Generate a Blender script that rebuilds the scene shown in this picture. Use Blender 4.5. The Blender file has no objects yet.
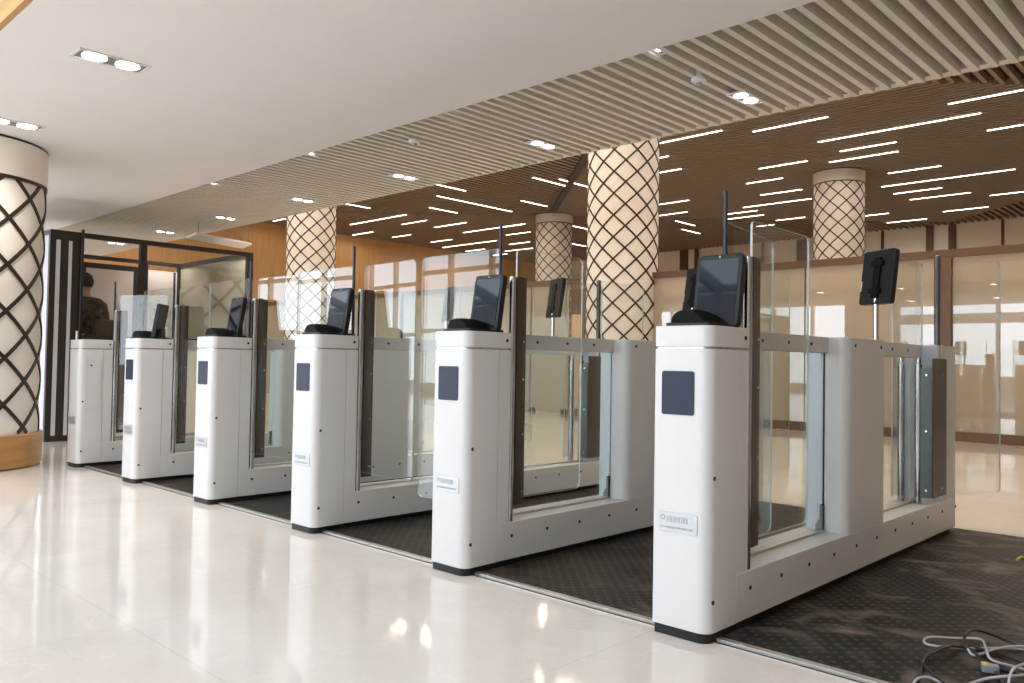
import bpy, bmesh, math, random
from mathutils import Vector, Matrix
PI = math.pi
random.seed(7)
SC = bpy.context.scene
COL = SC.collection

# ------------------------------------------------------------------ materials
def nodes(name):
    m = bpy.data.materials.new(name); m.use_nodes = True
    nt = m.node_tree
    return m, nt, nt.nodes['Principled BSDF']

def mat(name, col, rough=0.5, metal=0.0, noise=0.0, scale=20.0, bump=0.0, coat=0.0, stretch=None, spec=0.5):
    """plain surface with a little procedural colour variation and bump"""
    m, nt, b = nodes(name)
    b.inputs['Roughness'].default_value = rough
    b.inputs['Metallic'].default_value = metal
    b.inputs['Coat Weight'].default_value = coat
    b.inputs['Coat Roughness'].default_value = 0.03
    b.inputs['Specular IOR Level'].default_value = spec
    c = (*col, 1)
    tc = nt.nodes.new('ShaderNodeTexCoord'); n = nt.nodes.new('ShaderNodeTexNoise')
    n.inputs['Scale'].default_value = scale; n.inputs['Detail'].default_value = 4
    if stretch:
        mp = nt.nodes.new('ShaderNodeMapping'); mp.inputs['Scale'].default_value = stretch
        nt.links.new(tc.outputs['Object'], mp.inputs[0]); nt.links.new(mp.outputs[0], n.inputs['Vector'])
    else:
        nt.links.new(tc.outputs['Object'], n.inputs['Vector'])
    r = nt.nodes.new('ShaderNodeValToRGB')
    r.color_ramp.elements[0].color = tuple(v * (1 - noise) for v in col) + (1,)
    r.color_ramp.elements[1].color = tuple(min(1, v * (1 + noise)) for v in col) + (1,)
    r.color_ramp.elements[0].position = 0.3; r.color_ramp.elements[1].position = 0.7
    nt.links.new(n.outputs['Fac'], r.inputs[0]); nt.links.new(r.outputs[0], b.inputs['Base Color'])
    if bump:
        bp = nt.nodes.new('ShaderNodeBump'); bp.inputs['Strength'].default_value = bump
        bp.inputs['Distance'].default_value = 0.002
        nt.links.new(n.outputs['Fac'], bp.inputs['Height']); nt.links.new(bp.outputs[0], b.inputs['Normal'])
    return m

def emit(name, col, s):
    m, nt, b = nodes(name)
    b.inputs['Base Color'].default_value = (*col, 1)
    b.inputs['Emission Color'].default_value = (*col, 1)
    b.inputs['Emission Strength'].default_value = s
    return m

def thin_glass(name, tint, boost=1.0, film=0.0, filmcol=(1, 1, 1)):
    m = bpy.data.materials.new(name); m.use_nodes = True
    nt = m.node_tree; nt.nodes.clear()
    out = nt.nodes.new('ShaderNodeOutputMaterial')
    tr = nt.nodes.new('ShaderNodeBsdfTransparent'); tr.inputs[0].default_value = (*tint, 1)
    gl = nt.nodes.new('ShaderNodeBsdfGlossy'); gl.inputs['Roughness'].default_value = 0.0
    fr = nt.nodes.new('ShaderNodeFresnel')
    ge = nt.nodes.new('ShaderNodeNewGeometry')      # same index entering and leaving the sheet
    ix = nt.nodes.new('ShaderNodeMapRange'); ix.inputs[3].default_value = 1.5; ix.inputs[4].default_value = 1 / 1.5
    nt.links.new(ge.outputs['Backfacing'], ix.inputs[0]); nt.links.new(ix.outputs[0], fr.inputs[0])
    mu = nt.nodes.new('ShaderNodeMath'); mu.operation = 'MULTIPLY'; mu.inputs[1].default_value = boost; mu.use_clamp = True
    nt.links.new(fr.outputs[0], mu.inputs[0])
    mx = nt.nodes.new('ShaderNodeMixShader')
    nt.links.new(mu.outputs[0], mx.inputs[0])
    src = tr
    if film:
        df = nt.nodes.new('ShaderNodeBsdfDiffuse'); df.inputs[0].default_value = (*filmcol, 1)
        m2 = nt.nodes.new('ShaderNodeMixShader'); m2.inputs[0].default_value = film
        nt.links.new(tr.outputs[0], m2.inputs[1]); nt.links.new(df.outputs[0], m2.inputs[2]); src = m2
    nt.links.new(src.outputs[0], mx.inputs[1]); nt.links.new(gl.outputs[0], mx.inputs[2])
    nt.links.new(mx.outputs[0], out.inputs[0])
    return m

def marble():
    m, nt, b = nodes('polished cream marble')
    tc = nt.nodes.new('ShaderNodeTexCoord')
    n1 = nt.nodes.new('ShaderNodeTexNoise'); n1.inputs['Scale'].default_value = 0.9; n1.inputs['Detail'].default_value = 8
    n1.inputs['Distortion'].default_value = 1.2
    n2 = nt.nodes.new('ShaderNodeTexNoise'); n2.inputs['Scale'].default_value = 2.6; n2.inputs['Detail'].default_value = 10
    n2.inputs['Distortion'].default_value = 2.5
    for n in (n1, n2): nt.links.new(tc.outputs['Object'], n.inputs['Vector'])
    r1 = nt.nodes.new('ShaderNodeValToRGB')
    r1.color_ramp.elements[0].position = 0.3; r1.color_ramp.elements[0].color = (0.675, 0.605, 0.545, 1)
    r1.color_ramp.elements[1].position = 0.7; r1.color_ramp.elements[1].color = (0.79, 0.725, 0.665, 1)
    r2 = nt.nodes.new('ShaderNodeValToRGB')
    e = r2.color_ramp.elements
    e[0].position = 0.485; e[0].color = (0, 0, 0, 1); e[1].position = 0.515; e[1].color = (0, 0, 0, 1)
    x = e.new(0.5); x.color = (1, 1, 1, 1)
    nt.links.new(n1.outputs['Fac'], r1.inputs[0]); nt.links.new(n2.outputs['Fac'], r2.inputs[0])
    mx = nt.nodes.new('ShaderNodeMix'); mx.data_type = 'RGBA'
    sc = nt.nodes.new('ShaderNodeMath'); sc.operation = 'MULTIPLY'; sc.inputs[1].default_value = 0.30
    nt.links.new(r2.outputs[0], sc.inputs[0]); nt.links.new(sc.outputs[0], mx.inputs[0])
    nt.links.new(r1.outputs[0], mx.inputs[6]); mx.inputs[7].default_value = (0.86, 0.80, 0.74, 1)
    # fine joints of large slabs
    br = nt.nodes.new('ShaderNodeTexBrick'); br.offset = 0; br.inputs['Scale'].default_value = 1.0
    br.inputs['Mortar Size'].default_value = 0.0016; br.inputs['Brick Width'].default_value = 1.2; br.inputs['Row Height'].default_value = 1.2
    br.inputs['Color1'].default_value = br.inputs['Color2'].default_value = (1, 1, 1, 1); br.inputs['Mortar'].default_value = (0.85, 0.82, 0.8, 1)
    nt.links.new(tc.outputs['Object'], br.inputs['Vector'])
    ml = nt.nodes.new('ShaderNodeMix'); ml.data_type = 'RGBA'; ml.blend_type = 'MULTIPLY'; ml.inputs[0].default_value = 1
    nt.links.new(mx.outputs[2], ml.inputs[6]); nt.links.new(br.outputs[0], ml.inputs[7])
    nt.links.new(ml.outputs[2], b.inputs['Base Color'])
    b.inputs['Roughness'].default_value = 0.07
    b.inputs['Specular IOR Level'].default_value = 0.6
    n3 = nt.nodes.new('ShaderNodeTexNoise'); n3.inputs['Scale'].default_value = 1.7
    nt.links.new(tc.outputs['Object'], n3.inputs['Vector'])
    bp = nt.nodes.new('ShaderNodeBump'); bp.inputs['Strength'].default_value = 0.12; bp.inputs['Distance'].default_value = 0.01
    nt.links.new(n3.outputs['Fac'], bp.inputs['Height']); nt.links.new(bp.outputs[0], b.inputs['Normal'])
    return m

def rubber_mat():
    m, nt, b = nodes('studded black rubber')
    tc = nt.nodes.new('ShaderNodeTexCoord')
    mp = nt.nodes.new('ShaderNodeMapping'); mp.inputs['Rotation'].default_value = (0, 0, PI / 4); mp.inputs['Scale'].default_value = (26, 26, 0)
    fr = nt.nodes.new('ShaderNodeVectorMath'); fr.operation = 'FRACTION'
    sb = nt.nodes.new('ShaderNodeVectorMath'); sb.operation = 'SUBTRACT'; sb.inputs[1].default_value = (0.5, 0.5, 0)
    ln = nt.nodes.new('ShaderNodeVectorMath'); ln.operation = 'LENGTH'
    nt.links.new(tc.outputs['Object'], mp.inputs[0]); nt.links.new(mp.outputs[0], fr.inputs[0])
    nt.links.new(fr.outputs[0], sb.inputs[0]); nt.links.new(sb.outputs[0], ln.inputs[0])
    st = nt.nodes.new('ShaderNodeMapRange'); st.inputs[1].default_value = 0.18; st.inputs[2].default_value = 0.24
    st.inputs[3].default_value = 1; st.inputs[4].default_value = 0
    nt.links.new(ln.outputs['Value'], st.inputs[0])
    # dust: long smears, scuffs and patches
    mp2 = nt.nodes.new('ShaderNodeMapping'); mp2.inputs['Scale'].default_value = (2.6, 3.4, 1); mp2.inputs['Rotation'].default_value = (0, 0, 0.9)
    nt.links.new(tc.outputs['Object'], mp2.inputs[0])
    d1 = nt.nodes.new('ShaderNodeTexNoise'); d1.inputs['Scale'].default_value = 1.6; d1.inputs['Detail'].default_value = 7; d1.inputs['Distortion'].default_value = 1.0
    nt.links.new(mp2.outputs[0], d1.inputs['Vector'])
    r1 = nt.nodes.new('ShaderNodeValToRGB'); r1.color_ramp.elements[0].position = 0.50; r1.color_ramp.elements[1].position = 0.74
    r1.color_ramp.elements[0].color = (0, 0, 0, 1); r1.color_ramp.elements[1].color = (1, 1, 1, 1)
    nt.links.new(d1.outputs['Fac'], r1.inputs[0])
    d2 = nt.nodes.new('ShaderNodeTexNoise'); d2.inputs['Scale'].default_value = 1.3; d2.inputs['Detail'].default_value = 3
    nt.links.new(tc.outputs['Object'], d2.inputs['Vector'])
    rb = nt.nodes.new('ShaderNodeValToRGB'); rb.color_ramp.elements[0].position = 0.4; rb.color_ramp.elements[1].position = 0.66
    rb.color_ramp.elements[0].color = (0.007, 0.007, 0.0075, 1); rb.color_ramp.elements[1].color = (0.026, 0.016, 0.010, 1)
    nt.links.new(d2.outputs['Fac'], rb.inputs[0])
    # dirt gathers in the first bay (x > 0)
    sx = nt.nodes.new('ShaderNodeSeparateXYZ'); nt.links.new(tc.outputs['Object'], sx.inputs[0])
    mr = nt.nodes.new('ShaderNodeMapRange'); mr.inputs[1].default_value = -0.6; mr.inputs[2].default_value = 0.3; mr.inputs[3].default_value = 0.25; mr.inputs[4].default_value = 1
    nt.links.new(sx.outputs[0], mr.inputs[0])
    mm = nt.nodes.new('ShaderNodeMath'); mm.operation = 'MULTIPLY'
    nt.links.new(r1.outputs[0], mm.inputs[0]); nt.links.new(mr.outputs[0], mm.inputs[1])
    m2 = nt.nodes.new('ShaderNodeMath'); m2.operation = 'MULTIPLY'; m2.inputs[1].default_value = 0.9
    nt.links.new(mm.outputs[0], m2.inputs[0])
    mx = nt.nodes.new('ShaderNodeMix'); mx.data_type = 'RGBA'
    nt.links.new(m2.outputs[0], mx.inputs[0]); nt.links.new(rb.outputs[0], mx.inputs[6]); mx.inputs[7].default_value = (0.21, 0.17, 0.14, 1)
    # lighter stud tops
    mw = nt.nodes.new('ShaderNodeMath'); mw.operation = 'MULTIPLY'; mw.inputs[1].default_value = 0.55
    nt.links.new(st.outputs[0], mw.inputs[0])
    mx2 = nt.nodes.new('ShaderNodeMix'); mx2.data_type = 'RGBA'
    nt.links.new(mw.outputs[0], mx2.inputs[0]); nt.links.new(mx.outputs[2], mx2.inputs[6]); mx2.inputs[7].default_value = (0.10, 0.095, 0.09, 1)
    nt.links.new(mx2.outputs[2], b.inputs['Base Color'])
    b.inputs['Roughness'].default_value = 0.42; b.inputs['Specular IOR Level'].default_value = 0.10
    bp = nt.nodes.new('ShaderNodeBump'); bp.inputs['Strength'].default_value = 0.25; bp.inputs['Distance'].default_value = 0.001
    nt.links.new(st.outputs[0], bp.inputs['Height']); nt.links.new(bp.outputs[0], b.inputs['Normal'])
    return m

def camo():
    m, nt, b = nodes('camouflage cloth')
    tc = nt.nodes.new('ShaderNodeTexCoord'); n = nt.nodes.new('ShaderNodeTexNoise'); n.inputs['Scale'].default_value = 16; n.inputs['Detail'].default_value = 3
    nt.links.new(tc.outputs['Object'], n.inputs['Vector'])
    r = nt.nodes.new('ShaderNodeValToRGB'); r.color_ramp.interpolation = 'CONSTANT'
    e = r.color_ramp.elements
    e[0].position = 0; e[0].color = (0.012, 0.010, 0.008, 1); e[1].position = 0.45; e[1].color = (0.055, 0.040, 0.024, 1)
    for p, c in ((0.54, (0.03, 0.033, 0.017, 1)), (0.62, (0.10, 0.075, 0.045, 1))):
        x = e.new(p); x.color = c
    nt.links.new(n.outputs['Fac'], r.inputs[0]); nt.links.new(r.outputs[0], b.inputs['Base Color'])
    b.inputs['Roughness'].default_value = 0.9
    return m

M = dict(
    white=mat('white powder coat', (0.63, 0.62, 0.615), 0.38, noise=0.015, scale=6, bump=0.05),
    white2=mat('pale enamel', (0.64, 0.70, 0.75), 0.3, noise=0.015, scale=5),
    black=mat('black plastic', (0.009, 0.009, 0.010), 0.4, noise=0.1, scale=40, bump=0.1, spec=0.3),
    hood=mat('matt black hood', (0.004, 0.004, 0.004), 0.6, noise=0.1, scale=40, spec=0.12),
    hole=mat('dark socket', (0.006, 0.006, 0.006), 0.6),
    seam=mat('brushed seam strip', (0.40, 0.40, 0.41), 0.3, 0.9, noise=0.2, scale=60),
    navy=mat('navy reader window', (0.016, 0.021, 0.046), 0.4, noise=0.05, scale=30, spec=0.3),
    plate=mat('brushed nameplate', (0.50, 0.50, 0.51), 0.38, 0.55, noise=0.06, scale=60),
    platedark=mat('dark engraving', (0.34, 0.34, 0.35), 0.5, 0.3),
    chrome=mat('polished steel tube', (0.42, 0.42, 0.43), 0.14, 1.0, noise=0.04, scale=20),
    bronze=mat('brown steel clamp', (0.085, 0.062, 0.046), 0.36, 0.55, noise=0.06, scale=15),
    gunmetal=mat('dark grey steel clamp', (0.11, 0.115, 0.108), 0.34, 0.75, noise=0.08, scale=15),
    blue_pole=mat('blue black pole paint', (0.035, 0.042, 0.065), 0.35, 0.4, noise=0.05),
    screw=mat('bright screw head', (0.75, 0.75, 0.74), 0.25, 1.0),
    glass=thin_glass('clear door glass', (0.965, 0.98, 0.972), 0.9),
    edge=mat('polished glass edge', (0.52, 0.55, 0.53), 0.25, noise=0.08, scale=12),
    screen=mat('black screen glass', (0.006, 0.010, 0.020), 0.03, noise=0.2, scale=3, spec=0.28),
    alu=mat('aluminium trim', (0.55, 0.53, 0.50), 0.35, 0.85, noise=0.08, scale=30),
    marble=marble(), rubber=rubber_mat(), camo=camo(),
    plaster=mat('white ceiling plaster', (0.85, 0.83, 0.815), 0.85, noise=0.015, scale=2, bump=0.05),
    wallwhite=mat('off white wall', (0.72, 0.69, 0.66), 0.8, noise=0.02, scale=3),
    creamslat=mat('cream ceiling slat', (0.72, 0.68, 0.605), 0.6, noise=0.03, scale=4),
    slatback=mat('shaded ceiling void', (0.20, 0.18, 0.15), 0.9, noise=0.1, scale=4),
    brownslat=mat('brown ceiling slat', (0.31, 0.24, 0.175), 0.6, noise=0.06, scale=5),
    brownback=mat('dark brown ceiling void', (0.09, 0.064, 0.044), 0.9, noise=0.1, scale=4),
    wood=mat('honey wood veneer', (0.62, 0.36, 0.15), 0.32, noise=0.10, scale=2.5, stretch=(6, 6, 0.35)),
    woodmatt=mat('matt oak boards', (0.52, 0.32, 0.15), 0.9, noise=0.14, scale=2.5, stretch=(0.4, 6, 6), spec=0.05),
    wallbrown=mat('taupe wall paint', (0.42, 0.36, 0.30), 0.8, noise=0.03, scale=3),
    woodbase=mat('varnished oak plinth', (0.42, 0.22, 0.08), 0.3, noise=0.15, scale=4, stretch=(1, 1, 7)),
    colstone=mat('cream column cladding', (0.79, 0.735, 0.67), 0.5, noise=0.03, scale=5),
    lattice=mat('dark bronze lattice', (0.035, 0.022, 0.014), 0.4, 0.2, noise=0.1, scale=20),
    rail=mat('brown partition rail', (0.115, 0.052, 0.020), 0.4, noise=0.1, scale=3, stretch=(0.5, 6, 6)),
    tanglass=None, greenglass=None,
    panel=mat('cream wall panel', (0.86, 0.78, 0.69), 0.3, noise=0.03, scale=2),
    darkframe=mat('dark brown booth frame', (0.022, 0.015, 0.012), 0.4, noise=0.1, scale=10),
    stripewhite=mat('light grey stripe', (0.62, 0.62, 0.66), 0.4, noise=0.03, scale=4),
    pink=mat('frosted pinkish panel', (0.88, 0.78, 0.77), 0.4, noise=0.02, scale=2),
    cablek=mat('black cable sheath', (0.012, 0.011, 0.011), 0.4),
    cablew=mat('pale lilac cable sheath', (0.52, 0.49, 0.53), 0.45),
    yellow=mat('yellow connector tab', (0.65, 0.50, 0.04), 0.4),
    grey=mat('grey connector shell', (0.30, 0.31, 0.34), 0.35, 0.4),
    skin=mat('skin', (0.50, 0.30, 0.22), 0.55, noise=0.05, scale=20),
    hair=mat('dark hair', (0.012, 0.009, 0.008), 0.6, noise=0.3, scale=60, bump=0.4),
    trousers=mat('dark cloth', (0.03, 0.028, 0.024), 0.9, noise=0.2, scale=50),
    chair=mat('brown leather', (0.10, 0.055, 0.028), 0.5, noise=0.12, scale=20, bump=0.2),
    desk=mat('pale desk laminate', (0.72, 0.68, 0.60), 0.4, noise=0.02),
    silver=mat('pale metal casing', (0.75, 0.75, 0.76), 0.35, 0.2, noise=0.02),
    frame=mat('white facade frame', (0.55, 0.53, 0.51), 0.5, noise=0.03),
    lampring=mat('white lamp trim', (0.75, 0.73, 0.71), 0.4, noise=0.02),
    lampin=mat('lamp recess', (0.30, 0.29, 0.28), 0.35, 0.5),
    lamp=emit('downlight lens', (1.0, 0.93, 0.84), 14.0),
    tube=emit('warm tube lens', (1.0, 0.86, 0.70), 8.0),
    tubebody=mat('tube housing', (0.5, 0.42, 0.34), 0.5),
)
M['tanglass'] = thin_glass('tan filmed glass', (0.55, 0.47, 0.37), 3.2, film=0.86, filmcol=(0.45, 0.365, 0.27))
M['greenglass'] = thin_glass('grey green filmed glass', (0.62, 0.60, 0.50), 2.2, film=0.72, filmcol=(0.42, 0.385, 0.29))
M['boothclear'] = thin_glass('clear booth glass', (0.97, 0.975, 0.97), 0.4)
M['boothglass'] = thin_glass('green tinted booth glass', (0.80, 0.82, 0.74), 1.0, film=0.45, filmcol=(0.55, 0.54, 0.44))

# ------------------------------------------------------------------ mesh helpers
class MB:
    def __init__(s): s.v, s.f, s.m = [], [], []
    def add(s, vs, fs, m=0):
        o = len(s.v); s.v += [tuple(v) for v in vs]; s.f += [tuple(i + o for i in f) for f in fs]; s.m += [m] * len(fs); return s
    def box(s, x0, x1, y0, y1, z0, z1, m=0, mats=None):
        vs = [(x0, y0, z0), (x1, y0, z0), (x1, y1, z0), (x0, y1, z0), (x0, y0, z1), (x1, y0, z1), (x1, y1, z1), (x0, y1, z1)]
        fs = [(0, 3, 2, 1), (4, 5, 6, 7), (0, 1, 5, 4), (1, 2, 6, 5), (2, 3, 7, 6), (3, 0, 4, 7)]
        s.add(vs, fs, m)
        if mats: s.m[-6:] = list(mats)
        return s
    def prism(s, poly, a0, a1, axis='z', m=0, mside=None):
        n = len(poly)
        def P(p, a): return (p[0], p[1], a) if axis == 'z' else ((p[0], a, p[1]) if axis == 'y' else (a, p[0], p[1]))
        vs = [P(p, a0) for p in poly] + [P(p, a1) for p in poly]
        fs = [tuple(range(n))[::-1], tuple(range(n, 2 * n))] + [(i, (i + 1) % n, n + (i + 1) % n, n + i) for i in range(n)]
        if axis == 'y': fs = [f[::-1] for f in fs]
        o = len(s.m); s.add(vs, fs, m)
        if mside is not None: s.m[o + 2:] = [mside] * n
        return s
    def cyl(s, p0, p1, r, n=16, r2=None, m=0):
        p0, p1 = Vector(p0), Vector(p1); d = (p1 - p0).normalized()
        a = d.orthogonal().normalized(); b = d.cross(a); r2 = r if r2 is None else r2
        vs = [p0 + r * (math.cos(2 * PI * i / n) * a + math.sin(2 * PI * i / n) * b) for i in range(n)]
        vs += [p1 + r2 * (math.cos(2 * PI * i / n) * a + math.sin(2 * PI * i / n) * b) for i in range(n)]
        fs = [tuple(range(n))[::-1], tuple(range(n, 2 * n))] + [(i, (i + 1) % n, n + (i + 1) % n, n + i) for i in range(n)]
        return s.add(vs, fs, m)
    def lathe(s, prof, n=48, c=(0, 0), m=0):
        k = len(prof); vs, fs = [], []
        for r, z in prof:
            for i in range(n):
                t = 2 * PI * i / n; vs.append((c[0] + r * math.cos(t), c[1] + r * math.sin(t), z))
        for j in range(k - 1):
            for i in range(n):
                a, b = j * n + i, j * n + (i + 1) % n
                fs.append((a, b, b + n, a + n))
        fs.append(tuple(range(n))[::-1]); fs.append(tuple(range((k - 1) * n, k * n)))
        return s.add(vs, fs, m)
    def tube(s, pts, r, n=8, m=0, closed=False):
        pts = [Vector(p) for p in pts]; rings = []
        prev = None
        for i, p in enumerate(pts):
            d = (pts[min(i + 1, len(pts) - 1)] - pts[max(i - 1, 0)]).normalized()
            a = d.cross(Vector((0, 0, 1)))
            if a.length < 1e-3: a = d.orthogonal()
            a.normalize()
            if prev is not None and a.dot(prev) < 0: a = -a
            prev = a; b = d.cross(a)
            rings.append([p + r * (math.cos(2 * PI * k / n) * a + math.sin(2 * PI * k / n) * b) for k in range(n)])
        vs = [v for g in rings for v in g]; fs = []
        for j in range(len(rings) - 1):
            for k in range(n):
                fs.append((j * n + k, j * n + (k + 1) % n, (j + 1) * n + (k + 1) % n, (j + 1) * n + k))
        fs.append(tuple(range(n))[::-1]); fs.append(tuple(range((len(rings) - 1) * n, len(rings) * n)))
        return s.add(vs, fs, m)
    def xf(s, mtx): s.v = [tuple(mtx @ Vector(v)) for v in s.v]; return s
    def mesh(s, name, mats, smooth=True):
        me = bpy.data.meshes.new(name); me.from_pydata(s.v, [], s.f)
        for mm in (mats if isinstance(mats, (list, tuple)) else [mats]): me.materials.append(mm)
        me.polygons.foreach_set('material_index', s.m)
        bm = bmesh.new(); bm.from_mesh(me); bmesh.ops.recalc_face_normals(bm, faces=bm.faces); bm.to_mesh(me); bm.free()
        if smooth:
            me.polygons.foreach_set('use_smooth', [True] * len(me.polygons)); me.set_sharp_from_angle(angle=math.radians(35))
        me.update(); return me
    def build(s, name, mats, parent=None, bevel=0.0, smooth=True):
        o = bpy.data.objects.new(name, s.mesh(name, mats, smooth)); COL.objects.link(o)
        if parent: o.parent = parent
        if bevel:
            b = o.modifiers.new('bevel', 'BEVEL'); b.width = bevel; b.segments = 2; b.limit_method = 'ANGLE'; b.angle_limit = math.radians(50)
        return o

def rrect(x0, x1, y0, y1, r, n=6):
    """rounded rectangle; r = radii at (x0,y0),(x1,y0),(x1,y1),(x0,y1)"""
    if not isinstance(r, (tuple, list)): r = (r,) * 4
    pts = []
    for (cx, cy, sx, sy, a0, rr) in ((x0, y0, 1, 1, PI, r[0]), (x1, y0, -1, 1, 1.5 * PI, r[1]), (x1, y1, -1, -1, 0, r[2]), (x0, y1, 1, -1, .5 * PI, r[3])):
        if rr <= 0: pts.append((cx, cy)); continue
        for i in range(n + 1):
            a = a0 + .5 * PI * i / n; pts.append((cx + sx * rr + rr * math.cos(a), cy + sy * rr + rr * math.sin(a)))
    return pts

def thing(name, label, cat, loc=(0, 0, 0), rz=0, group=None):
    o = bpy.data.objects.new(name, None); COL.objects.link(o); o.location = loc; o.rotation_euler = (0, 0, rz)
    o.empty_display_size = .1
    return tag(o, label, cat, group)
def tag(o, label, cat, group=None):
    o['label'] = label; o['category'] = cat
    if group: o['group'] = group
    return o
def struct(o): o['kind'] = 'structure'; return o
def inst(name, me, parent, loc=(0, 0, 0), rot=(0, 0, 0)):
    o = bpy.data.objects.new(name, me); COL.objects.link(o); o.parent = parent; o.location = loc; o.rotation_euler = rot; return o

# ------------------------------------------------------------------ camera
CAM = Vector((1.5265, -2.2820, 0.8678)); YAW, PIT, ROL, FPX = 0.7630, 0.0271, 0.0167, 817.27
fw = Vector((-math.sin(YAW) * math.cos(PIT), math.cos(YAW) * math.cos(PIT), math.sin(PIT)))
rt = Vector((math.cos(YAW), math.sin(YAW), 0)); up = rt.cross(fw)
r2 = math.cos(ROL) * rt + math.sin(ROL) * up; u2 = -math.sin(ROL) * rt + math.cos(ROL) * up
cd = bpy.data.cameras.new('camera'); cam = bpy.data.objects.new('camera', cd); COL.objects.link(cam)
mw = Matrix((r2, u2, -fw)).transposed().to_4x4(); mw.translation = CAM; cam.matrix_world = mw
cd.sensor_width = 36; cd.lens = FPX / 1024 * 36; cd.clip_start = 0.05; cd.clip_end = 200
SC.camera = cam

# ------------------------------------------------------------------ setting
XL, XR, YB, YF = -24.8, 4.6, 27.1, -13.0      # hall extents
Y1, Y2, Y0 = 1.27, 2.78, -1.12               # white ceiling edges / cream strip end
ZW, ZB = 2.52, 5.7
struct(MB().box(XL, XR, YF - .3, YB, -.15, 0).build('floor', M['marble']))
struct(MB().box(XL, XR, Y0, Y1, ZW, ZW + .35).build('ceiling', M['plaster']))
# wooden fascia rising from the white ceiling's front edge, and the atrium roof
mb = MB()
x = XL
while x < XR:
    mb.box(x, min(x + 1.19, XR), Y0 - .03, Y0 - .001, ZW + .002, 6.9); x += 1.2
struct(mb.build('trim_1', M['woodmatt']))
# atrium roof: unseen skylight opened to add daylight, only its glazing bars built
mb = MB(); x = XL
while x < XR:
    mb.box(x - .09, x + .09, YF, Y0 - .03, 6.9, 7.15); x += 2.4
y = YF
while y < Y0 - .2:
    mb.box(XL, XR, y - .06, y + .06, 6.95, 7.1); y += 2.0
struct(mb.build('ceiling_atrium', M['frame'], smooth=False))
# cream slats over the gates
mb = MB(); x = XL + .05
while x < XR:
    mb.box(x, x + .036, Y1 + .002, Y2, ZW + .03, ZW + .14, 0); x += .095
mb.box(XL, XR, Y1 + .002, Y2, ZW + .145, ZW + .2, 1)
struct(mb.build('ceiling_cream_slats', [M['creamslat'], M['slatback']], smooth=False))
struct(MB().box(XL, XR, Y2 + .002, Y2 + .08, ZW + .06, ZB + .2).build('wall_bulkhead', M['creamslat']))
# brown slatted ceiling with mitred bow-tie fields of slats
APX = (-15.95, 2.9, -34.8); AY = 17.74
def in_y(x, y): return any(abs(x - a) < abs(y - AY) * 1.06 for a in APX)
mb = MB(); y = Y2 + .2
while y < YB:
    h = abs(y - AY) * 1.06; segs = []; cur = XL
    for a in sorted(APX):
        lo, hi = a - h, a + h
        if lo > cur: segs.append((cur, min(lo, XR)))
        cur = max(cur, hi)
    if cur < XR: segs.append((cur, XR))
    for a, b in segs:
        if b - a > .05: mb.box(a, b, y, y + .07, ZB, ZB + .12, 0)
    y += .15
x = XL
while x < XR:
    d = min(abs(x + .035 - a) for a in APX) / 1.06
    lo, hi = AY - d, AY + d
    if lo > Y2 + .1: mb.box(x, x + .07, Y2 + .1, lo, ZB, ZB + .12, 0)
    if hi < YB: mb.box(x, x + .07, hi, YB, ZB, ZB + .12, 0)
    x += .2
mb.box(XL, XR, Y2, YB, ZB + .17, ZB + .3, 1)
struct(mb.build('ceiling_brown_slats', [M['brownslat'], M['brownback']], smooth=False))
# dark mitre channel running down to the column
mb = MB(); a, b = Vector((-15.4, 17.2, ZB - .03)), Vector((-6.9, 9.3, ZB - .03)); d = (b - a).normalized(); n = Vector((-d.y, d.x, 0)) * .09
mb.add([a + n, a - n, b - n, b + n] + [p + Vector((0, 0, .1)) for p in (a + n, a - n, b - n, b + n)],
       [(0, 1, 2, 3), (4, 7, 6, 5), (0, 4, 5, 1), (1, 5, 6, 2), (2, 6, 7, 3), (3, 7, 4, 0)])
struct(mb.build('trim_2', M['lattice']))
# outer walls
mb = MB(); y = Y2 + .08
while y < YB:
    mb.box(XL - .1, XL, y, min(y + 3.0, YB) - .012, 0, ZB + .1); y += 3.0
struct(mb.build('wall_left', M['wood']))
struct(MB().box(XL - .1, XL, YF, Y2 + .08, 0, 6.9).build('wall_left_front', M['wallwhite']))
struct(MB().box(XR, XR + .1, YF, YB, 0, 6.9).build('wall_right_unseen', M['wallbrown']))  # unseen wall, moved in and toned taupe to dim the gate sides
# far wall: cream panels between brown posts under the ceiling
w = MB().box(XL, XR, YB, YB + .2, 0, ZB + .2).build('wall_back', M['panel']); struct(w)
mb = MB()
for x0, x1 in ((-16.9, -16.55), (-16.2, -16.05), (-11.85, -11.5), (-7.35, -7.14), (-6.66, -6.46)): mb.box(x0, x1, YB - .1, YB - .002, 0, ZB)
for xm in (-18.6, -14.9, -13.25, -10.2, -8.78, -5.1, -3.5, -1.8): mb.box(xm - .04, xm + .04, YB - .06, YB - .002, 0, ZB)
struct(mb.build('trim_3', M['rail']))

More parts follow.
